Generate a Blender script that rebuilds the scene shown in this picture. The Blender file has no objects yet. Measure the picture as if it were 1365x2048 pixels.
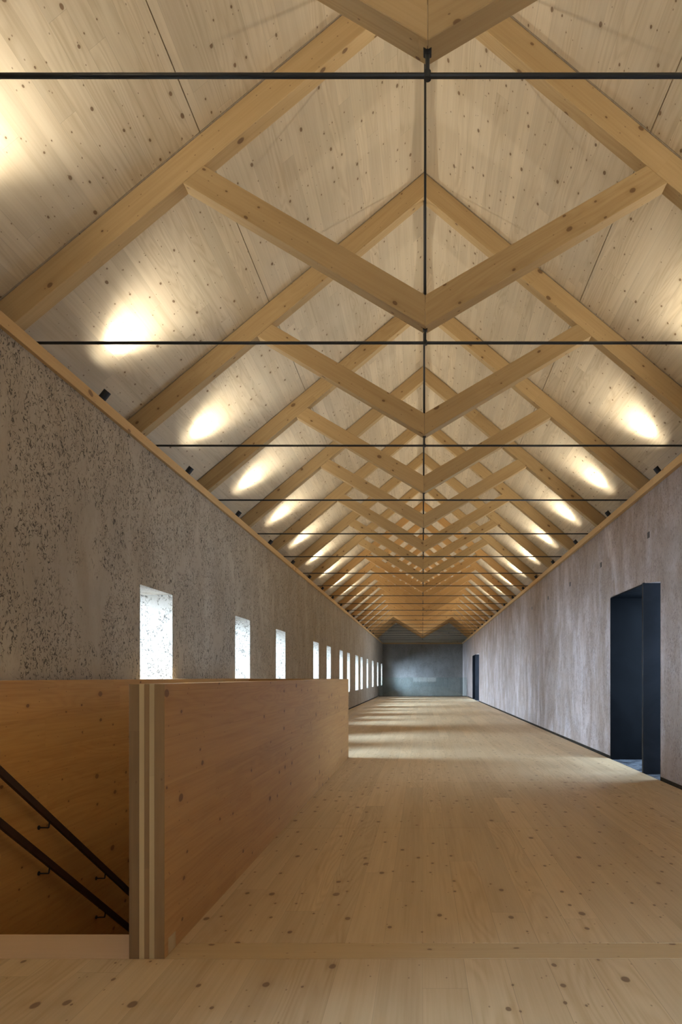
import bpy, bmesh, math, random
from mathutils import Vector
random.seed(7)
C = bpy.context.scene.collection
SC = bpy.context.scene

# ------------------------------------------------------------------ camera
CAMZ = 1.128
F_PX = 1365.3
VPX, VPY = 845.3, 1354.0
cam = bpy.data.cameras.new('camera')
cam.sensor_fit = 'VERTICAL'
cam.sensor_height = 36.0
cam.sensor_width = 24.0
cam.lens = 36.0 * F_PX / 2048.0
cam.shift_x = (682.5 - VPX) / 2048.0
cam.shift_y = (VPY - 1024.0) / 2048.0
cam.clip_start = 0.05
cam.clip_end = 200
co = bpy.data.objects.new('camera', cam)
C.objects.link(co)
co.location = (0, 0, CAMZ)
co.rotation_euler = (math.pi / 2, 0, 0)
SC.camera = co

# ------------------------------------------------------------------ world, exposure
w = bpy.data.worlds.new('world')
SC.world = w
w.use_nodes = True
w.node_tree.nodes['Background'].inputs[0].default_value = (0.60, 0.72, 0.9, 1)
w.node_tree.nodes['Background'].inputs[1].default_value = 0.6
SC.view_settings.view_transform = 'Standard'
SC.view_settings.look = 'None'
SC.view_settings.gamma = 1
SC.view_settings.use_curve_mapping = False
SC.view_settings.exposure = 0.5

# light settings
WASH_W, WASH_ANGLE = 9.0, 146
SPOT_W, SPOT_ANGLE = 24.0, 118
LONG_W, LONG_ANGLE = 56.0, 84
SPOT_COL = (1.0, 0.92, 0.77)
WIN_W = 150.0
WIN_COL = (0.50, 0.70, 1.0)
DOOR_W = 90.0
BACK_FILL_W = 34.0  # fill light through the added back window
BACK_FILL_COL = (1.0, 0.93, 0.84)
SC.cycles.diffuse_bounces = 4
SC.cycles.max_bounces = 8
SC.cycles.adaptive_threshold = 0.03

# ------------------------------------------------------------------ layout (metres; x right, y into the hall, z up)
XC = 0.019                    # centre line of the trusses
WL, WR = -2.59, 2.62          # inner wall planes
TL, TR = -2.56, 2.574         # inner faces of the wall plates
FL, FR = -2.545, 2.595        # floor edges
WT = 0.62                     # wall thickness
ZT = CAMZ + 2.225             # top of wall plate
ZW = CAMZ + 2.139             # top of wall
Y_A, DY = 2.538, 2.029        # first truss, spacing
NTR = 20
Y_BACK, Y_END, Y_FEND = -3.6, 44.4, 39.6
SL = 0.834
ZR = CAMZ + 4.84              # ridge of the roof underside
ZRB = CAMZ + 4.605            # ridge of rafter underside
SPLITX = 1.49
THB = 0.11                    # beam thickness

WINS = [(-2.9, -2.08), (0.2, 1.02), (3.1, 3.92), (6.26, 7.07), (9.44, 10.25), (12.07, 12.9), (16.2, 17.05), (18.48, 19.3), (21.34, 22.2), (23.49, 24.38),  # first three are unseen windows, added for more daylight in front
        (26.4, 27.6), (28.6, 29.6), (31.7, 32.6), (35.1, 36.2), (38.98, 40.1), (42.8, 43.9)]
WZ0, WZ1 = CAMZ - 0.523, CAMZ + 0.85
DOORS = [(7.50, 9.49), (31.5, 35.6)]
DH = CAMZ + 1.106

# ------------------------------------------------------------------ node helpers
class NT:
    def __init__(s, name):
        s.m = bpy.data.materials.new(name)
        s.m.use_nodes = True
        s.t = s.m.node_tree
        s.t.nodes.clear()
        s.out = s.t.nodes.new('ShaderNodeOutputMaterial')
    def n(s, typ, **kw):
        nd = s.t.nodes.new(typ)
        for k, v in kw.items():
            setattr(nd, k, v)
        return nd
    def link(s, a, b):
        s.t.links.new(a, b)
    def put(s, sock, v):
        if v is None:
            return
        if isinstance(v, (int, float)):
            sock.default_value = v
        elif isinstance(v, tuple):
            sock.default_value = v if len(v) != 3 or sock.type == 'VECTOR' else v + (1,)
        else:
            s.link(v, sock)
    def math(s, op, a, b=None, c=None, clamp=False):
        nd = s.n('ShaderNodeMath', operation=op, use_clamp=clamp)
        s.put(nd.inputs[0], a)
        s.put(nd.inputs[1], b)
        s.put(nd.inputs[2], c)
        return nd.outputs[0]
    def comb(s, x, y, z=0.0):
        nd = s.n('ShaderNodeCombineXYZ')
        for i, v in enumerate((x, y, z)):
            s.put(nd.inputs[i], v)
        return nd.outputs[0]
    def sep(s, v):
        nd = s.n('ShaderNodeSeparateXYZ')
        s.link(v, nd.inputs[0])
        return nd.outputs
    def noise(s, vec, scale=1.0, detail=2.0, rough=0.5, dist=0.0):
        nd = s.n('ShaderNodeTexNoise', noise_dimensions='3D')
        s.link(vec, nd.inputs['Vector'])
        nd.inputs['Scale'].default_value = scale
        nd.inputs['Detail'].default_value = detail
        nd.inputs['Roughness'].default_value = rough
        nd.inputs['Distortion'].default_value = dist
        return nd.outputs['Fac']
    def white(s, vec):
        nd = s.n('ShaderNodeTexWhiteNoise', noise_dimensions='3D')
        s.link(vec, nd.inputs['Vector'])
        return nd.outputs['Value'], nd.outputs['Color']
    def smooth(s, v, a, b, lo=0.0, hi=1.0):
        nd = s.n('ShaderNodeMapRange', interpolation_type='SMOOTHSTEP')
        s.put(nd.inputs[0], v)
        for i, x in enumerate((a, b, lo, hi)):
            s.put(nd.inputs[i + 1], x)
        return nd.outputs[0]
    def mix(s, f, a, b, mode='MIX'):
        nd = s.n('ShaderNodeMix', data_type='RGBA', blend_type=mode)
        s.put(nd.inputs[0], f)
        s.put(nd.inputs[6], a)
        s.put(nd.inputs[7], b)
        return nd.outputs[2]
    def bsdf(s, col, rough=0.6, bump=None, bstr=0.5, bdist=0.002, metallic=0.0, spec=0.5):
        b = s.n('ShaderNodeBsdfPrincipled')
        s.put(b.inputs['Base Color'], col)
        s.put(b.inputs['Roughness'], rough)
        b.inputs['Metallic'].default_value = metallic
        b.inputs['Specular IOR Level'].default_value = spec
        if bump is not None:
            bp = s.n('ShaderNodeBump')
            bp.inputs['Strength'].default_value = bstr
            bp.inputs['Distance'].default_value = bdist
            s.link(bump, bp.inputs['Height'])
            s.link(bp.outputs[0], b.inputs['Normal'])
        s.link(b.outputs[0], s.out.inputs[0])
        return s.m

def wood(name, base, dark, lam=0.14, seg=2.6, tone=0.10, knot=0.13, knot_frac=0.45, knot_r=0.055, grain=0.35,
         objrand=True, rough=0.62, rings=0.35, knotcol=(0.16, 0.085, 0.04), seam=0.25, warm=None, spec=0.3, bstr=0.35):
    s = NT(name)
    uv = s.n('ShaderNodeUVMap', uv_map='UVMap').outputs[0]
    u, v, _ = s.sep(uv)
    oi = s.n('ShaderNodeObjectInfo')
    r = oi.outputs['Random']
    if objrand:
        u = s.math('MULTIPLY_ADD', r, 37.0, u)
        v = s.math('MULTIPLY_ADD', r, 11.3, v)
    vl = s.math('DIVIDE', v, lam)
    vi = s.math('FLOOR', vl)
    w1, _ = s.white(s.comb(vi, 3.7, 0.5))
    ul = s.math('ADD', s.math('DIVIDE', u, seg), s.math('MULTIPLY', w1, 7.0))
    ui = s.math('FLOOR', ul)
    rv, rc = s.white(s.comb(vi, ui, 1.5))
    rr = s.sep(rc)
    off = s.math('MULTIPLY', rv, 19.0)
    # fine streaks
    g1 = s.noise(s.comb(s.math('MULTIPLY', u, 1.6), s.math('MULTIPLY_ADD', v, 70.0, off), off), 1.0, 4.0, 0.6, 0.2)
    g2 = s.noise(s.comb(s.math('MULTIPLY', u, 0.9), s.math('MULTIPLY_ADD', v, 14.0, off), off), 1.0, 3.0, 0.55, 0.4)
    # growth rings (cathedral figure) on some lamellas
    g3 = s.noise(s.comb(s.math('MULTIPLY', u, 0.75), s.math('MULTIPLY_ADD', v, 6.5, off), off), 1.0, 1.5, 0.4, 0.3)
    ring = s.math('POWER', s.math('ABSOLUTE', s.math('SINE', s.math('MULTIPLY', g3, 42.0))), 3.0)
    ring = s.math('MULTIPLY', ring, s.smooth(rr[1], 0.45, 0.75))
    # knots
    kv = s.n('ShaderNodeTexVoronoi', voronoi_dimensions='2D', feature='F1')
    kn = s.noise(s.comb(s.math('MULTIPLY', u, 9.0), s.math('MULTIPLY', v, 9.0), 0.0), 1.0, 2.0)
    s.link(s.comb(s.math('MULTIPLY_ADD', u, 0.62 / knot, s.math('MULTIPLY', kn, 0.10)), s.math('MULTIPLY_ADD', v, 1.0 / knot, s.math('MULTIPLY', kn, 0.12))), kv.inputs['Vector'])
    kv.inputs['Scale'].default_value = 1.0
    kc = s.sep(kv.outputs['Color'])
    on = s.math('LESS_THAN', kc[0], knot_frac)
    rad = s.math('MULTIPLY_ADD', s.math('POWER', kc[1], 2.5), knot_r * 1.7, knot_r * 0.7)
    kd = s.math('DIVIDE', kv.outputs['Distance'], rad)
    kmask = s.math('MULTIPLY', s.smooth(kd, 1.15, 0.75), on)
    halo = s.math('MULTIPLY', s.smooth(kd, 3.2, 0.8), on)
    kv2 = s.n('ShaderNodeTexVoronoi', voronoi_dimensions='2D', feature='F1')
    s.link(s.comb(s.math('MULTIPLY', u, 9.0), s.math('MULTIPLY', v, 15.0)), kv2.inputs['Vector'])
    kv2.inputs['Scale'].default_value = 1.0
    kc2 = s.sep(kv2.outputs['Color'])
    pin = s.math('MULTIPLY', s.smooth(kv2.outputs['Distance'], 0.065, 0.035), s.math('LESS_THAN', kc2[0], knot_frac * 0.45))
    t = s.math('ADD', s.math('MULTIPLY', s.smooth(g1, 0.35, 0.75), 0.55), s.math('MULTIPLY', s.smooth(g2, 0.35, 0.72), 0.6))
    t = s.math('MULTIPLY', t, grain)
    t = s.math('ADD', t, s.math('MULTIPLY', ring, rings), clamp=True)
    t = s.math('ADD', t, s.math('MULTIPLY', halo, 0.22), clamp=True)
    col = s.mix(t, base, dark)
    if warm is not None:
        col = s.mix(s.math('MULTIPLY', rr[2], 0.5), col, warm)
    # tone per lamella
    tn = s.math('MULTIPLY_ADD', s.math('SUBTRACT', rv, 0.5), 2 * tone, 1.0)
    if objrand:
        tn = s.math('MULTIPLY', tn, s.math('MULTIPLY_ADD', s.math('SUBTRACT', r, 0.5), 0.16, 1.0))
    # broad blotches of the surface
    bl = s.noise(s.comb(s.math('MULTIPLY', u, 0.35), s.math('MULTIPLY', v, 0.9), 4.0), 1.0, 2.0)
    tn = s.math('MULTIPLY', tn, s.math('MULTIPLY_ADD', s.math('SUBTRACT', bl, 0.5), 0.22, 1.0))
    fr = s.math('FRACT', vl)
    edge = s.math('MINIMUM', fr, s.math('SUBTRACT', 1.0, fr))
    em = s.math('MULTIPLY', s.smooth(edge, 0.0015 / lam, 0.0006 / lam), s.math('MULTIPLY', rr[0], seam))
    fu = s.math('FRACT', ul)
    eu = s.math('MINIMUM', fu, s.math('SUBTRACT', 1.0, fu))
    em2 = s.math('MULTIPLY', s.smooth(eu, 0.0018 / seg, 0.0007 / seg), seam * 0.6)
    tn = s.math('MULTIPLY', tn, s.math('SUBTRACT', 1.0, s.math('ADD', em, em2)))
    hv = s.n('ShaderNodeVectorMath', operation='SCALE')
    s.link(col, hv.inputs[0])
    s.link(tn, hv.inputs['Scale'])
    col = s.mix(s.math('MAXIMUM', s.math('MULTIPLY', kmask, 0.82), s.math('MULTIPLY', pin, 0.6)), hv.outputs[0], knotcol)
    h = s.math('ADD', s.math('MULTIPLY', rv, 0.6), s.math('ADD', s.math('MULTIPLY', g1, 0.35), s.math('MULTIPLY', kmask, 0.5)))
    return s.bsdf(col, rough, h, bstr, 0.0016, spec=spec)

def plaster(name, base, dark, light, streak, scr_scale, scr_amt, vert=1.0, patch=0.5, scrcol=(0.09, 0.075, 0.055), drip=0.4, speck=0.25):
    s = NT(name)
    pos = s.n('ShaderNodeNewGeometry').outputs['Position']
    x, y, z = s.sep(pos)
    p = s.comb(x, y, s.math('MULTIPLY', z, 1.0 / vert))
    big = s.noise(s.comb(x, s.math('MULTIPLY', y, 0.9), s.math('MULTIPLY', z, 0.6)), 1.3, 5.0, 0.62, 0.8)
    strk = s.noise(s.comb(x, s.math('MULTIPLY', y, 0.9), s.math('MULTIPLY', z, 0.38)), 1.0, 5.0, 0.62, 2.2)
    mott = s.noise(s.comb(s.math('MULTIPLY', x, 7.0), s.math('MULTIPLY', y, 7.0), s.math('MULTIPLY', z, 2.6)), 1.0, 5.0, 0.7, 0.6)
    fine = s.noise(s.comb(s.math('MULTIPLY', x, 60.0), s.math('MULTIPLY', y, 60.0), s.math('MULTIPLY', z, 26.0)), 1.0, 3.0, 0.65, 0.4)
    col = s.mix(s.smooth(big, 0.3, 0.7), dark, base)
    col = s.mix(s.math('MULTIPLY', s.smooth(strk, 0.46, 0.68), drip), col, streak)
    col = s.mix(s.math('MULTIPLY', s.smooth(strk, 0.48, 0.28), 0.7 * drip), col, light)
    col = s.mix(s.math('MULTIPLY', s.smooth(mott, 0.48, 0.68), speck), col, dark)
    # broken, worm-like tool marks in the stucco, gathered in patches
    wv = s.comb(x, y, s.math('MULTIPLY', z, 1.0 / vert))
    n1 = s.noise(wv, scr_scale, 1.5, 0.5, 1.4)
    m1 = s.smooth(s.math('ABSOLUTE', s.math('SUBTRACT', n1, 0.5)), 0.042, 0.014)
    n2 = s.noise(wv, scr_scale * 1.3 + 3.0, 1.0, 0.5)
    m2 = s.smooth(n2, 0.41, 0.47)
    n3 = s.noise(s.comb(x, y, s.math('MULTIPLY', z, 0.6)), 2.4, 4.0, 0.75, 0.9)
    m3 = s.smooth(n3, patch, patch + 0.07)
    scr = s.math('MULTIPLY', s.math('MULTIPLY', m1, m2), m3)
    col = s.mix(s.math('MULTIPLY', scr, scr_amt), col, scrcol)
    col = s.mix(s.math('MULTIPLY', s.smooth(fine, 0.5, 0.72), speck * 0.55), col, scrcol)
    h = s.math('SUBTRACT', s.math('MULTIPLY', fine, 0.30), s.math('MULTIPLY', scr, 1.2))
    return s.bsdf(col, 0.88, h, 0.7, 0.004, spec=0.2)

def steel(name, base, base2, rough=0.45, metallic=0.0, spec=0.5, sc=2.0):
    s = NT(name)
    pos = s.n('ShaderNodeNewGeometry').outputs['Position']
    a = s.noise(pos, sc, 4.0, 0.6, 0.8)
    b = s.noise(pos, sc * 9, 3.0, 0.6)
    col = s.mix(s.smooth(a, 0.3, 0.7), base, base2)
    rg = s.math('MULTIPLY_ADD', b, 0.2, rough - 0.1)
    return s.bsdf(col, rg, b, 0.1, 0.001, metallic=metallic, spec=spec)

M_ROOF = wood('roof_spruce', (0.67, 0.570, 0.415), (0.45, 0.345, 0.21), lam=0.115, seg=2.9, tone=0.075, knot=0.115, knot_frac=0.50,
              knot_r=0.046, grain=0.42, objrand=False, rings=0.28, seam=0.35, bstr=0.6)
M_BEAM = wood('glulam_spruce', (0.55, 0.39, 0.195), (0.38, 0.24, 0.095), lam=0.60, seg=3.4, tone=0.05, knot=0.14, knot_frac=0.36,
              knot_r=0.062, grain=0.42, rings=0.20, seam=0.1)
M_BEAM2 = wood('glulam_honey', (0.60, 0.37, 0.155), (0.44, 0.245, 0.085), lam=0.60, seg=3.4, tone=0.05, knot=0.14, knot_frac=0.30,
               knot_r=0.062, grain=0.42, rings=0.20, seam=0.1)
M_PLATE = wood('plate_spruce', (0.56, 0.36, 0.16), (0.42, 0.24, 0.09), lam=0.6, seg=5.0, tone=0.05, knot=0.22, knot_frac=0.3,
               knot_r=0.05, grain=0.3, rings=0.1, seam=0.1)
M_FLOOR = wood('floor_spruce', (0.60, 0.44, 0.25), (0.42, 0.275, 0.13), lam=0.165, seg=3.2, tone=0.085, knot=0.11, knot_frac=0.42,
               knot_r=0.066, grain=0.5, objrand=False, rings=0.30, seam=0.45, rough=0.52, spec=0.4, bstr=0.2)
M_FLOOR2 = wood('floor_strip_spruce', (0.54, 0.385, 0.20), (0.38, 0.24, 0.11), lam=0.5, seg=6.0, tone=0.03, knot=0.2, knot_frac=0.4,
                knot_r=0.05, grain=0.3, objrand=False, rings=0.2, seam=0.1, rough=0.52)
M_STEPW = wood('threshold_wood', (0.62, 0.44, 0.28), (0.50, 0.335, 0.20), lam=0.5, seg=6.0, tone=0.03, knot=0.3, knot_frac=0.05,
               knot_r=0.03, grain=0.3, objrand=False, rings=0.1, seam=0.1, rough=0.5)
M_PANEL = wood('parapet_spruce', (0.48, 0.262, 0.088), (0.32, 0.145, 0.040), lam=0.19, seg=3.0, tone=0.045, knot=0.15, knot_frac=0.42,
               knot_r=0.06, grain=0.5, rings=0.20, seam=0.2, rough=0.55, knotcol=(0.14, 0.055, 0.02))
M_END_D = wood('lamella_end_grain', (0.27, 0.165, 0.072), (0.17, 0.10, 0.045), lam=0.3, seg=1.6, tone=0.08, knot=0.3, knot_frac=0.2,
               knot_r=0.03, grain=0.5, rings=0.15, seam=0.1)
M_END_L = wood('lamella_long_grain', (0.50, 0.375, 0.20), (0.36, 0.25, 0.12), lam=0.3, seg=1.6, tone=0.04, knot=0.3, knot_frac=0.15,
               knot_r=0.03, grain=0.45, rings=0.2, seam=0.1)
M_GABLE = wood('gable_board', (0.62, 0.58, 0.50), (0.46, 0.42, 0.35), lam=0.4, seg=4.0, tone=0.05, knot=0.25, knot_frac=0.2,
               knot_r=0.04, grain=0.3, rings=0.1, seam=0.1)
M_WALL = plaster('stucco_beige', (0.44, 0.37, 0.28), (0.36, 0.295, 0.22), (0.49, 0.42, 0.335), (0.31, 0.235, 0.155), 23.0, 0.95, vert=1.4, patch=0.40)
M_WALLR = plaster('stucco_grey_rose', (0.46, 0.365, 0.315), (0.315, 0.24, 0.19), (0.56, 0.485, 0.46), (0.255, 0.185, 0.135), 36.0, 0.55, vert=1.7,
                  patch=0.46, scrcol=(0.10, 0.07, 0.052), drip=0.75, speck=0.95)
M_WALLE = plaster('stucco_dark_grey', (0.30, 0.28, 0.245), (0.23, 0.21, 0.18), (0.35, 0.33, 0.30), (0.22, 0.195, 0.165), 14.0, 0.5, vert=1.2, patch=0.45)
M_ROD = steel('painted_rod', (0.012, 0.016, 0.020), (0.020, 0.026, 0.032), 0.35, spec=0.5)
M_LAMP = steel('lamp_black', (0.006, 0.006, 0.007), (0.010, 0.010, 0.011), 0.5)
M_STEEL = steel('blackened_steel', (0.009, 0.011, 0.014), (0.019, 0.022, 0.027), 0.5, spec=0.25, sc=1.6)
M_STEELD = steel('darker_black_steel', (0.0015, 0.002, 0.0026), (0.004, 0.005, 0.006), 0.4, spec=0.06, sc=1.6)  # darker copy of the steel for far reveal and head
M_BASE_SHADOW = steel('base_shadow', (0.022, 0.016, 0.010), (0.035, 0.026, 0.017), 0.8, spec=0.1)  # shade at the foot of the walls, put into a dark colour
M_RAIL = steel('rail_steel', (0.020, 0.008, 0.005), (0.030, 0.012, 0.008), 0.55)
M_STONE = steel('slate_floor', (0.02, 0.024, 0.028), (0.20, 0.22, 0.24), 0.3, sc=9.0)
M_DARK = steel('dark_void', (0.03, 0.025, 0.02), (0.04, 0.035, 0.03), 0.8)

def glass_mat(name, tint):
    s = NT(name)
    tr = s.n('ShaderNodeBsdfTransparent')
    tr.inputs[0].default_value = tint + (1,)
    gl = s.n('ShaderNodeBsdfGlossy')
    gl.inputs['Roughness'].default_value = 0.02
    gl.inputs['Color'].default_value = (1, 1, 1, 1)
    fr = s.n('ShaderNodeFresnel')
    fr.inputs['IOR'].default_value = 1.5
    mx = s.n('ShaderNodeMixShader')
    s.link(fr.outputs[0], mx.inputs[0])
    s.link(tr.outputs[0], mx.inputs[1])
    s.link(gl.outputs[0], mx.inputs[2])
    s.link(mx.outputs[0], s.out.inputs[0])
    return s.m
M_GLASS = glass_mat('clear_glass', (0.90, 0.96, 0.95))
M_WGLASS = glass_mat('window_glass', (0.97, 0.98, 0.98))

def emit_mat(name, col, st):
    s = NT(name)
    e = s.n('ShaderNodeEmission')
    e.inputs[0].default_value = col + (1,)
    e.inputs[1].default_value = st
    s.link(e.outputs[0], s.out.inputs[0])
    return s.m
M_LENS = emit_mat('lamp_lens', (1.0, 0.85, 0.65), 2.0)

# ------------------------------------------------------------------ mesh helpers
def make_mesh(name, verts, faces, mat, grain=(0, 1, 0), cross=None):
    me = bpy.data.meshes.new(name)
    me.from_pydata([tuple(v) for v in verts], [], [list(f) for f in faces])
    me.update()
    bm = bmesh.new()
    bm.from_mesh(me)
    bmesh.ops.recalc_face_normals(bm, faces=bm.faces)
    uvl = bm.loops.layers.uv.new('UVMap')
    g = Vector(grain).normalized()
    for f in bm.faces:
        n = f.normal
        gg = g - n * g.dot(n)
        if gg.length < 0.2:
            gg = Vector((0, 0, 1)) - n * n.z
            if gg.length < 0.2:
                gg = Vector((1, 0, 0))
        gg.normalize()
        t = n.cross(gg)
        if abs(t.z) > abs(t.x) and t.z < 0 or abs(t.x) >= abs(t.z) and t.x < 0:
            t = -t
        for l in f.loops:
            l[uvl].uv = (l.vert.co.dot(gg), l.vert.co.dot(t))
    bm.to_mesh(me)
    bm.free()
    if mat:
        me.materials.append(mat)
    return me

def link(name, me, parent=None, bevel=0.0, **props):
    o = bpy.data.objects.new(name, me)
    C.objects.link(o)
    if parent:
        o.parent = parent
    if bevel:
        b = o.modifiers.new('bevel', 'BEVEL')
        b.width = bevel
        b.segments = 1
        b.limit_method = 'ANGLE'
    for k, v in props.items():
        o[k] = v
    return o

def empty(name, loc=(0, 0, 0), label=None, cat=None, group=None, kind=None):
    o = bpy.data.objects.new(name, None)
    C.objects.link(o)
    o.location = loc
    o.empty_display_size = 0.1
    if label: o['label'] = label
    if cat: o['category'] = cat
    if group: o['group'] = group
    if kind: o['kind'] = kind
    return o

BOXF = [(0, 1, 2, 3), (4, 7, 6, 5), (0, 4, 5, 1), (1, 5, 6, 2), (2, 6, 7, 3), (3, 7, 4, 0)]
def boxv(x0, x1, y0, y1, z0, z1):
    return [(x0, y0, z0), (x1, y0, z0), (x1, y1, z0), (x0, y1, z0), (x0, y0, z1), (x1, y0, z1), (x1, y1, z1), (x0, y1, z1)]
def box(name, b, mat, parent=None, grain=(0, 1, 0), bevel=0.0, off=(0, 0, 0), **props):
    vs = [Vector(v) - Vector(off) for v in boxv(*b)]
    return link(name, make_mesh(name, vs, BOXF, mat, grain), parent, bevel, **props)

def prism_y(poly, y0, y1):
    n = len(poly)
    vs = [(p[0], y0, p[1]) for p in poly] + [(p[0], y1, p[1]) for p in poly]
    fs = [tuple(range(n)), tuple(range(2 * n - 1, n - 1, -1))]
    for i in range(n):
        j = (i + 1) % n
        fs.append((i, j, n + j, n + i))
    return vs, fs

def tube(p0, p1, r, seg=12):
    p0, p1 = Vector(p0), Vector(p1)
    d = (p1 - p0).normalized()
    a = d.cross(Vector((0, 0, 1)))
    if a.length < 0.05:
        a = d.cross(Vector((1, 0, 0)))
    a.normalize()
    b = d.cross(a)
    vs, fs = [], []
    for p in (p0, p1):
        for i in range(seg):
            t = 2 * math.pi * i / seg
            vs.append(p + a * math.cos(t) * r + b * math.sin(t) * r)
    for i in range(seg):
        j = (i + 1) % seg
        fs.append((i, j, seg + j, seg + i))
    fs.append(tuple(range(seg)))
    fs.append(tuple(range(2 * seg - 1, seg - 1, -1)))
    return vs, fs

def merge(parts):
    vs, fs = [], []
    for v, f in parts:
        o = len(vs)
        vs += list(v)
        fs += [tuple(i + o for i in q) for q in f]
    return vs, fs

def smooth_mesh(me):
    me.shade_smooth() if hasattr(me, 'shade_smooth') else None
    return me

# ------------------------------------------------------------------ walls with openings
def wall_x(name, xin, xout, y0, y1, z0, z1, holes, mat, slope_hole=None, extra=()):
    ys = sorted({y0, y1} | set(extra) | {h[0] for h in holes} | {h[1] for h in holes})
    zs = sorted({z0, z1} | {h[2] for h in holes} | {h[3] for h in holes})
    def ishole(yc, zc):
        return any(h[0] < yc < h[1] and h[2] < zc < h[3] for h in holes)
    vs, fs, idx = [], [], {}
    def V(x, y, z):
        k = (x, round(y, 4), round(z, 4))
        if k not in idx:
            zz = z
            if slope_hole and abs(y - slope_hole[0]) < 1e-4 and abs(z - slope_hole[1]) < 1e-4:
                zz = slope_hole[2]
            idx[k] = len(vs)
            vs.append((x, y, zz))
        return idx[k]
    def solid(i, j):
        if i < 0 or j < 0 or i >= len(ys) - 1 or j >= len(zs) - 1:
            return False
        return not ishole((ys[i] + ys[i + 1]) / 2, (zs[j] + zs[j + 1]) / 2)
    for i in range(len(ys) - 1):
        for j in range(len(zs) - 1):
            if not solid(i, j):
                continue
            a, b, c, d = ys[i], ys[i + 1], zs[j], zs[j + 1]
            for x in (xin, xout):
                fs.append((V(x, a, c), V(x, b, c), V(x, b, d), V(x, a, d)))
            if not solid(i - 1, j): fs.append((V(xin, a, c), V(xout, a, c), V(xout, a, d), V(xin, a, d)))
            if not solid(i + 1, j): fs.append((V(xin, b, c), V(xout, b, c), V(xout, b, d), V(xin, b, d)))
            if not solid(i, j - 1): fs.append((V(xin, a, c), V(xout, a, c), V(xout, b, c), V(xin, b, c)))
            if not solid(i, j + 1): fs.append((V(xin, a, d), V(xout, a, d), V(xout, b, d), V(xin, b, d)))
    return link(name, make_mesh(name, vs, fs, mat), kind='structure')

wl = wall_x('wall_left', WL, WL - WT, Y_BACK, Y_END, -3.0, ZW, [(a, b, WZ0, WZ1) for a, b in WINS], M_WALL)
wr = wall_x('wall_right', WR, WR + WT, Y_BACK, Y_END, -3.0, ZW,
            [(DOORS[0][0], DOORS[0][1], -0.02, DH), (DOORS[1][0], DOORS[1][1], -0.02, DH)], M_WALLR,
            slope_hole=(DOORS[0][0], DH, CAMZ + 1.05), extra=(8.03,))
we = box('wall_end', (WL - WT, WR + WT, Y_END, Y_END + 0.4, -3.0, ZW), M_WALLE, kind='structure')
BWX, BWZ0, BWZ1 = 1.7, 0.55, 3.3
bw = merge([(boxv(WL - WT, XC - BWX, Y_BACK - 0.3, Y_BACK, -3.0, CAMZ + 4.9), BOXF), (boxv(XC + BWX, WR + WT, Y_BACK - 0.3, Y_BACK, -3.0, CAMZ + 4.9), BOXF),
            (boxv(XC - BWX, XC + BWX, Y_BACK - 0.3, Y_BACK, -3.0, BWZ0), BOXF), (boxv(XC - BWX, XC + BWX, Y_BACK - 0.3, Y_BACK, BWZ1, CAMZ + 4.9), BOXF)])
wb = link('wall_back', make_mesh('wall_back', bw[0], bw[1], M_WALL), kind='structure')
bars = merge([(boxv(XC + a - 0.03, XC + a + 0.03, Y_BACK - 0.2, Y_BACK - 0.14, BWZ0, BWZ1), BOXF) for a in (-BWX + 0.03, -0.57, 0.57, BWX - 0.03)])
fill_win = link(f'window_{len(WINS) + 1}', make_mesh('window', bars[0], bars[1], M_STEEL), kind='structure')  # unseen window added behind the camera to fill the hall with light
l = bpy.data.lights.new('back_fill', 'AREA')
l.shape = 'RECTANGLE'
l.size, l.size_y = 2 * BWX + 0.4, BWZ1 - BWZ0 + 0.4
l.energy = BACK_FILL_W
l.color = BACK_FILL_COL
lo = bpy.data.objects.new('back_fill', l)
C.objects.link(lo)
lo.location = (XC, Y_BACK - 0.45, (BWZ0 + BWZ1) / 2)
lo.rotation_euler = (math.pi / 2, 0, 0)

# small anchor slots in the right wall, level with the middle of the plaster
for k in range(5):
    y = 7.90 + 2.1 * k
    zz = CAMZ + 2.0 - 0.36 + 0.0
    zz = CAMZ + 0.627 * WR
    o = box('wall_slot', (WR - 0.004, WR + 0.02, y - 0.035, y + 0.035, zz - 0.035, zz + 0.035), M_LAMP, parent=wr)
    o['label'] = 'small black slot in the plaster'

# ------------------------------------------------------------------ gable over the end wall
gp = Y_END + 0.0
gz = ZW
k = 0
bh = 0.20
ztop = ZR - 0.01
while gz + 0.02 < ztop:
    z0, z1 = gz, min(gz + bh - 0.006, ztop)
    x0 = (ZR - z0) / SL
    x1 = max((ZR - z1) / SL, 0.01)
    x0 = min(x0, 3.2); x1 = min(x1, 3.2)
    poly = [(XC - x0, z0), (XC + x0, z0), (XC + x1, z1), (XC - x1, z1)]
    vs, fs = prism_y(poly, gp + 0.02 + 0.006 * (k % 2), gp + 0.06)
    link('gable_board', make_mesh('gable_board', vs, fs, M_GABLE, (1, 0, 0)), we)
    gz += bh
    k += 1
box('gable_backing', (WL - WT, WR + WT, gp + 0.07, gp + 0.2, ZW, ZR + 0.3), M_DARK, parent=we)

# ------------------------------------------------------------------ wall plates (trims)
def plate(name, b, grain=(0, 1, 0)):
    return box(name, b, M_PLATE, grain=grain, bevel=0.002, kind='structure')
plate('trim_1', (TL - 0.09, TL, Y_BACK, Y_END - 0.1, ZW, ZT))
plate('trim_2', (TR, TR + 0.09, Y_BACK, Y_END - 0.1, ZW, ZT))
plate('trim_3', (WL - 0.1, WR + 0.1, Y_END - 0.1, Y_END - 0.01, ZW, ZT), (1, 0, 0))

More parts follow.
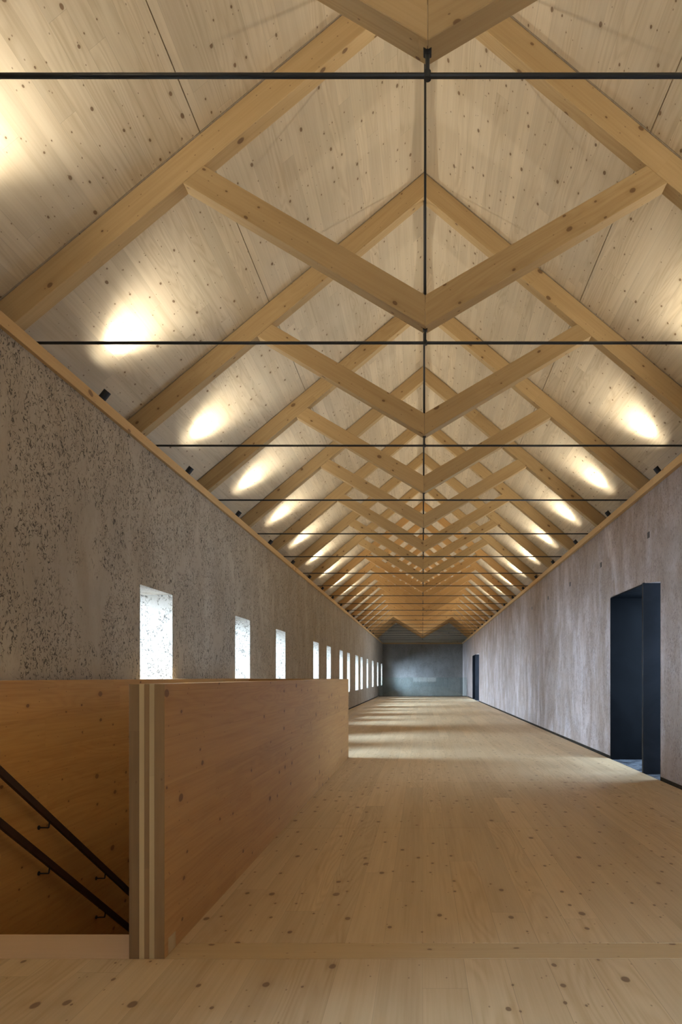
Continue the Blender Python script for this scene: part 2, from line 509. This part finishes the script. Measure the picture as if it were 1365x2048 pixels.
seg = [Y_BACK, DOORS[0][0], DOORS[0][1], DOORS[1][0], DOORS[1][1], Y_FEND]
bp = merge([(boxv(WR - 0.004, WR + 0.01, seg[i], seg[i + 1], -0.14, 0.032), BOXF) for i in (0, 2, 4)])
link('base_shadow_right', make_mesh('base_shadow_right', bp[0], bp[1], M_BASE_SHADOW), kind='structure')  # dark strip drawn as the shadow gap along the wall foot
box('base_shadow_left', (WL - 0.01, WL + 0.004, Y_BACK, Y_FEND, -0.14, 0.022), M_BASE_SHADOW, kind='structure')  # same painted shadow line on the left

# ------------------------------------------------------------------ floor
fl = empty('floor', kind='structure')
G = 0.0025
FT = -0.16
def fpanel(name, x0, x1, y0, y1, mat, grain=(0, 1, 0), z=0.0):
    return box(name, (x0, x1, y0 + G, y1 - G, FT, z), mat, parent=fl, grain=grain, bevel=0.0015)
PX0, PX1 = -1.176, -1.034     # parapet beside the floor
PY0, PY1 = 2.735, 9.55
SX0 = -2.40                   # far stairwell panel face
fpanel('floor_panel', FL, FR, Y_BACK, PY0, M_FLOOR)
fpanel('floor_strip', PX1, FR, PY0, 2.894, M_FLOOR2, (1, 0, 0))
o = fpanel('stair_threshold', SX0 - 0.1, PX0, PY0, 2.995, M_STEPW, (1, 0, 0))
y = 2.894
while y < PY1 - 0.5:
    y2 = y + 2.2 if y + 2.2 < 9.0 else PY1
    fpanel('floor_panel', PX1, FR, y, y2, M_FLOOR)
    y = y2
while y < Y_FEND - 0.1:
    y2 = min(y + 2.2, Y_FEND)
    fpanel('floor_panel', FL, FR, y, y2, M_FLOOR)
    y = y2
# dark bearing edge under the floor, and the storey below
for nm, b in (('lower_floor', (WL, WR, Y_BACK, Y_END, -3.1, -3.0)),):
    box('floor_2', b, M_DARK, kind='structure')
sub = [(FL, PX0, Y_BACK, 2.9), (PX1 - 0.14, FR, 2.9, 9.5), (WL, WR, 9.56, Y_FEND - 0.02), (PX0, FR, Y_BACK, 2.9)]
for i, (a, b, c, d) in enumerate(sub):
    box('floor_subdeck', (a, b, c, d, -0.30, FT - 0.002), M_DARK, parent=fl)

# ------------------------------------------------------------------ stairwell parapets
def parapet(name, label, x0, x1, y0, y1, z0, z1, lam, axis):
    t = empty(name, (0.5 * (x0 + x1), y0, 0), label, 'parapet')
    o = Vector(t.location)
    tot = sum(lam)
    pos = x0 if axis == 'x' else y0
    span = (x1 - x0) if axis == 'x' else (y1 - y0)
    for i, l in enumerate(lam):
        a, b = pos, pos + span * l / tot
        pos = b
        outer = i in (0, len(lam) - 1)
        grain = (0, 1, 0) if axis == 'x' else (1, 0, 0)
        if axis == 'x':
            bb = (a, b, y0, y1, z0, z1 if outer or True else z1 - 0.002)
        else:
            bb = (x0, x1, a, b, z0, z1)
        m = M_PANEL if outer else (M_END_L if i % 2 else M_END_D)
        ob = box('lamella', bb, m, parent=t, grain=grain, off=o, bevel=0.0008)
        # the cut end shows end grain
        if axis == 'x':
            me = ob.data
            me.materials.clear()
            me.materials.append(M_PANEL if outer else (M_END_L if i % 2 else M_END_D))
            me.materials.append(M_END_D if i % 2 == 0 else M_END_L)
            for p in me.polygons:
                if abs(p.normal.y) > 0.9:
                    p.material_index = 1
        if i % 2 and axis == 'x':
            ob['label'] = 'pale upright layer in the cut end of the panel'
    return t
LAM = (40, 20, 20, 20, 40)
par = parapet('stair_parapet', 'long cross-laminated timber parapet with its layered cut end beside the stair opening', PX0, PX1, PY0, PY1, -3.0, 1.10, LAM, 'x')
par2 = parapet('stair_parapet', 'orange timber panel carrying the two dark handrails along the far side of the stairwell', SX0 - 0.10, SX0, 2.74, PY1, -3.0, 1.108, (30, 40, 30), 'x')
par3 = parapet('stair_parapet', 'timber cross panel closing the stairwell at its far end under the windows', SX0, PX0, PY1 - 0.12, PY1, -3.0, 1.104, (40, 40, 40), 'y')
box('inlay_patch', (PX1, PX1 + 0.0015, 2.775, 2.855, 0.002, 0.066), M_END_L, parent=par, grain=(0, 0, 1), off=par.location, label='pale wooden inlay patch at the foot of the panel')
# wall of the stairwell under the threshold
box('floor_stairwell_face', (SX0, PX0, 2.74, 2.98, -3.0, FT - 0.004), M_PANEL, parent=fl, grain=(1, 0, 0))

# stair flight (descends away from the camera, mostly below the edge of the floor)
st = empty('staircase', (0.5 * (SX0 + PX0), 3.0, 0), 'timber stair flight going down between the two panels behind the threshold', 'stairs')
rise, going = 0.1875, 0.261
for i in range(15):
    z = -(i + 1) * rise
    y0 = 3.0 + i * going
    box('step', (SX0 + 0.005, PX0 - 0.005, y0, y0 + going + 0.02, z - 0.15, z), M_PANEL, parent=st, grain=(1, 0, 0), off=st.location)

# ------------------------------------------------------------------ handrails
def handrail(label, ztop, ys_br):
    RX = -2.33
    m = 0.7165
    y0, y1 = 3.15, 8.0
    z_at = lambda y: ztop - (y - 3.764) * m
    t = empty('handrail', (RX, y0, z_at(y0)), label, 'handrail', None)
    o = Vector(t.location)
    hw, hh = 0.010, 0.0225
    c = math.sqrt(1 + m * m)
    d = Vector((0, 1 / c, -m / c)); up = Vector((0, m / c, 1 / c)); sx = Vector((1, 0, 0))
    a = Vector((RX, y0, z_at(y0))) - o; b = Vector((RX, y1, z_at(y1))) - o
    vs = []
    for p in (a, b):
        vs += [p - sx * hw - up * hh, p + sx * hw - up * hh, p + sx * hw + up * hh, p - sx * hw + up * hh]
    fs = [(0, 1, 2, 3), (7, 6, 5, 4), (0, 4, 5, 1), (1, 5, 6, 2), (2, 6, 7, 3), (3, 7, 4, 0)]
    link('rail_bar', make_mesh('rail_bar', vs, fs, M_RAIL), t, 0.002)
    for yb in ys_br:
        zr = z_at(yb)
        zb = zr - 0.062
        p1 = merge([tube((SX0, yb, zb), (RX - 0.006, yb, zb), 0.0045, 8),
                    tube((RX - 0.006, yb, zb), (RX, yb, zr - 0.015), 0.0045, 8),
                    tube((SX0, yb, zb), (SX0 + 0.004, yb, zb), 0.014, 12)])
        vs = [Vector(v) - o for v in p1[0]]
        link('rail_bracket', make_mesh('rail_bracket', vs, p1[1], M_LAMP), t)
    return t
handrail('upper dark steel handrail fixed to the orange stairwell panel', 0.608, (3.516, 4.266, 5.017, 5.767, 6.517, 7.267))
handrail('lower dark steel handrail running below the other on the stairwell panel', 0.322, (3.516, 4.266, 5.017, 5.767, 6.517, 7.267))

# ------------------------------------------------------------------ trusses
ORD = ['first', 'second', 'third', 'fourth', 'fifth', 'sixth', 'seventh', 'eighth', 'ninth', 'tenth', 'eleventh', 'twelfth', 'thirteenth',
       'fourteenth', 'fifteenth', 'sixteenth', 'seventeenth', 'eighteenth', 'nineteenth', 'twentieth', 'twenty-first']
def truss_meshes(mat):
    d = {}
    h = THB / 2
    for s in (-1, 1):
        xf = 3.15
        zb = lambda x: ZRB - SL * x
        zt = lambda x: ZR - 0.006 - SL * x
        xs = (ZRB - ZW) / SL
        eps = 0.0008
        poly = [(s * eps, zb(0)), (s * eps, zt(0)), (s * xf, zt(xf)), (s * xf, ZW), (s * xs, ZW)]
        vs, fs = prism_y(poly, -h, h)
        d['rafter', s] = make_mesh('rafter', vs, fs, mat, (s, 0, -SL))
        zvb, zvt, mb, mt = CAMZ + 2.319, CAMZ + 2.527, 0.5917, 0.584
        xb = (ZRB - zvb) / (SL + mb)
        xt = (ZRB - zvt) / (SL + mt)
        poly = [(s * eps, zvb), (s * eps, zvt), (s * xt, zvt + mt * xt), (s * xb, zvb + mb * xb)]
        vs, fs = prism_y(poly, -h + 0.001, h - 0.001)
        d['strut', s] = make_mesh('strut', vs, fs, mat, (s, 0, 0.59))
    zv = CAMZ + 2.319
    d['king_rod'] = smooth_mesh(make_mesh('king_rod', *tube((0, 0, CAMZ + 2.527 - 0.02), (0, 0, ZRB + 0.03), 0.0085, 12), M_ROD))
    zt_ = CAMZ + 2.235
    d['tie_rod'] = smooth_mesh(make_mesh('tie_rod', *tube((-2.95, 0, zt_), (2.95, 0, zt_), 0.0098, 12), M_ROD))
    d['hanger'] = make_mesh('hanger', *merge([tube((0, 0, zt_ - 0.004), (0, 0, zv + 0.02), 0.0082, 12),
                                             tube((0, 0, zt_ - 0.013), (0, 0, zt_ + 0.016), 0.0135, 12)]), M_ROD)
    # small chevron plate let into the underside where the two struts meet
    a, t = 0.015, 0.010
    poly = [(-a, zv + 0.59 * a - t), (0, zv - t), (a, zv + 0.59 * a - t), (a, zv + 0.59 * a + 0.003), (0, zv + 0.003), (-a, zv + 0.59 * a + 0.003)]
    d['connector_plate'] = make_mesh('connector_plate', *prism_y(poly, -0.016, 0.016), M_LAMP)
    return d
TM = truss_meshes(M_BEAM)
TM2 = truss_meshes(M_BEAM2)
def truss_label(k):
    if k == 0: return 'nearest timber roof truss, cut off by the top edge, over the thickest tie rod'
    if k == NTR - 1: return 'last dark timber roof truss in front of the grey boarded gable'
    look = 'spruce' if k < 8 else 'honey-coloured'
    return f'{ORD[k]} {look} scissor roof truss counted from the camera'
for k in range(NTR):
    d = TM if k < 8 else TM2
    y = Y_A + k * DY
    t = empty('roof_truss', (XC, y, 0), truss_label(k), 'roof truss', 'scissor trusses along the hall roof')
    for key, me in d.items():
        nm = key if isinstance(key, str) else key[0]
        o = link(nm, me, t, 0.003 if nm in ('rafter', 'strut') else 0.0)
        if nm == 'tie_rod': o['label'] = 'dark horizontal steel tie rod'

# ------------------------------------------------------------------ roof (ceiling) panels, one per bay and half
ce = empty('ceiling', kind='structure')
edges_y = [Y_BACK] + [Y_A + k * DY - THB / 2 for k in range(-2, 21)] + [Y_END + 0.1]
edges_y = sorted(edges_y)
for a, b in zip(edges_y[:-1], edges_y[1:]):
    for s in (-1, 1):
        for (x0, x1) in ((0.0, SPLITX - 0.003), (SPLITX + 0.003, 3.3)):
            if x0 == 0.0:
                x0 = 0.0005
            th = 0.14
            poly = [(XC + s * x0, ZR - SL * x0), (XC + s * x1, ZR - SL * x1), (XC + s * x1, ZR - SL * x1 + th), (XC + s * x0, ZR - SL * x0 + th)]
            vs, fs = prism_y(poly, a, b - 0.008)
            link('roof_panel', make_mesh('roof_panel', vs, fs, M_ROOF, (0, 1, 0)), ce)
# outer roof skin closing the seams
for s in (-1, 1):
    poly = [(XC, ZR + 0.142), (XC + s * 3.4, ZR - SL * 3.4 + 0.142), (XC + s * 3.4, ZR - SL * 3.4 + 0.2), (XC, ZR + 0.2)]
    vs, fs = prism_y(poly, Y_BACK - 0.2, Y_END + 0.3)
    link('roof_skin', make_mesh('roof_skin', vs, fs, M_DARK), ce)
    box('eaves_board', (min(s * 3.26, s * 3.30), max(s * 3.26, s * 3.30), Y_BACK, Y_END, ZW - 0.3, ZW + 0.16), M_DARK, parent=ce)

# ------------------------------------------------------------------ spotlights on the ledges
def lamp_parts(s):
    ax = Vector((-s * 0.62, 0, 0.785)).normalized()
    top = Vector((0, 0, 0))
    L, R = 0.105, 0.031
    body = make_mesh('lamp_body', *merge([tube(top - ax * L, top, R, 20)]), M_LAMP)
    lens = make_mesh('lens', *tube(top + ax * 0.0002, top + ax * 0.0004, R * 0.7, 16), M_LENS)
    zl = ZW - (CAMZ + 2.335)
    base_c = top - ax * (L * 0.8)
    stem = make_mesh('stem', *merge([tube((base_c.x + s * 0.02, 0, base_c.z), (base_c.x + s * 0.02, 0, zl), 0.008, 8),
                                     tube((base_c.x + s * 0.02, 0, zl), (base_c.x + s * 0.02, 0, zl + 0.01), 0.035, 16)]), M_LAMP)
    return body, lens, stem, ax
LP = {s: lamp_parts(s) for s in (-1, 1)}
SPOT = {}
for s in (-1, 1):
    l = bpy.data.lights.new('spot', 'SPOT')
    l.energy = SPOT_W
    l.color = SPOT_COL
    l.spot_size = math.radians(SPOT_ANGLE)
    l.spot_blend = 1.0
    l.shadow_soft_size = 0.010
    l2 = l.copy()
    l2.energy = WASH_W
    l2.spot_size = math.radians(WASH_ANGLE)
    l3 = l.copy()
    l3.energy = LONG_W
    l3.spot_size = math.radians(LONG_ANGLE)
    SPOT[s] = (l, l2, l3)
nb = 17
for k in range(-3, nb):
    y = Y_A + (k + 0.5) * DY
    for s in (-1, 1):
        side = 'left' if s < 0 else 'right'
        if k < 0:
            lab = None
        cx = -2.575 if s < 0 else 2.60
        if k < 0:  # unseen lamps added to brighten the near part of the hall
            lab = f'unseen added black spotlight on the {side} ledge behind the camera, {ORD[-k - 1]} back from it'
        else:
            lab = f'unseen added black spotlight on the {side} ledge between the {ORD[k]} and {ORD[k + 1]} roof trusses'
        body, lens, stem, ax = LP[s]
        t = empty('spotlight', (cx, y, CAMZ + 2.335), lab, 'spotlight', f'ledge spotlights, {side} side')
        link('lamp_body', body, t)
        link('lens', lens, t)
        link('stem', stem, t)
        aim = (Vector((-s * 0.768, 0, 0.64)), ax, Vector((-s * 0.59, 0, 0.81)))
        for ld, dr in zip(SPOT[s], aim):
            lo = bpy.data.objects.new('spot', ld)
            C.objects.link(lo)
            lo.parent = t
            lo.location = ax * 0.016
            lo.rotation_euler = dr.to_track_quat('-Z', 'Y').to_euler()

# ------------------------------------------------------------------ windows in the left wall
for i, (a, b) in enumerate(WINS):
    xg = WL - WT + 0.05
    f = 0.03
    bars = merge([(boxv(xg - 0.02, xg + 0.02, a, a + f, WZ0, WZ1), BOXF), (boxv(xg - 0.02, xg + 0.02, b - f, b, WZ0, WZ1), BOXF),
                  (boxv(xg - 0.02, xg + 0.02, a + f, b - f, WZ0, WZ0 + f), BOXF), (boxv(xg - 0.02, xg + 0.02, a + f, b - f, WZ1 - f, WZ1), BOXF)])
    wd = link(f'window_{i + 1}', make_mesh('window', bars[0], bars[1], M_STEEL), kind='structure')
    box('window_pane', (xg - 0.003, xg + 0.003, a + f, b - f, WZ0 + f, WZ1 - f), M_WGLASS, parent=wd)
    l = bpy.data.lights.new('sky_light', 'AREA')
    l.shape = 'RECTANGLE'
    l.size = b - a + 0.9
    l.size_y = WZ1 - WZ0 + 0.9
    l.energy = WIN_W * (l.size * l.size_y) / 2.0
    l.color = WIN_COL
    lo = bpy.data.objects.new('sky_light', l)
    C.objects.link(lo)
    l.spread = math.radians(78)
    lo.location = (WL - WT - 0.25, (a + b) / 2 - 0.12, (WZ0 + WZ1) / 2 + 0.25)
    d = Vector((1, 0.24, -0.28))
    lo.rotation_euler = d.to_track_quat('-Z', 'Y').to_euler()

# ------------------------------------------------------------------ doorways in the right wall
for i, (a, b) in enumerate(DOORS):
    dr = empty(f'door_{i + 1}', (WR, a, 0), kind='structure')
    o = Vector(dr.location)
    T = 0.012
    xo = WR + WT
    # steel lining of the far reveal, the near reveal and the head
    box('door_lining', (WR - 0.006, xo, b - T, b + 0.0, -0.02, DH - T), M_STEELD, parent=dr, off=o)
    box('door_lining', (WR + 0.0, xo, a, a + T, -0.02, CAMZ + (1.05 if i == 0 else 1.106) - T), M_STEEL, parent=dr, off=o)
    ls = (8.03 if i == 0 else 33.55)
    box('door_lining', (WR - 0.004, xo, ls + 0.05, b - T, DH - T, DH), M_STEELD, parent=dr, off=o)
    # open steel leaf standing across the wall thickness
    box('door_leaf', (2.600 - 0.001, xo - 0.02, ls, ls + 0.045, -0.015, DH + 0.004), M_STEEL, parent=dr, off=o, bevel=0.002)
    box('door_threshold', (WR - 0.02, xo + 0.1, a, b, -0.06, -0.018), M_STONE, parent=dr, off=o)
    l = bpy.data.lights.new('door_daylight', 'AREA')
    l.shape = 'RECTANGLE'
    l.size = b - a
    l.size_y = DH
    l.energy = DOOR_W * (1.0 if i == 0 else 2.5)
    l.color = WIN_COL
    lo = bpy.data.objects.new('door_daylight', l)
    C.objects.link(lo)
    lo.location = (WR + WT + 0.35, (a + b) / 2, DH / 2 + 0.15)
    lo.rotation_euler = Vector((-1, 0, -0.2)).to_track_quat('-Z', 'Z').to_euler()

# ------------------------------------------------------------------ glass balustrade at the far end
gb = empty('glass_balustrade', (0, Y_FEND - 0.05, 0), 'frameless glass balustrade at the far end of the timber floor', 'balustrade')
n = 4
for i in range(n):
    x0 = FL + 0.01 + (FR - FL - 0.02) * i / n
    x1 = FL + 0.01 + (FR - FL - 0.02) * (i + 1) / n - 0.008
    box('glass_pane', (x0, x1, Y_FEND - 0.056, Y_FEND - 0.044, 0.0, 1.10), M_GLASS, parent=gb, off=gb.location)
box('base_channel', (FL + 0.01, FR - 0.01, Y_FEND - 0.08, Y_FEND - 0.02, 0.0, 0.03), M_STEEL, parent=gb, off=gb.location)
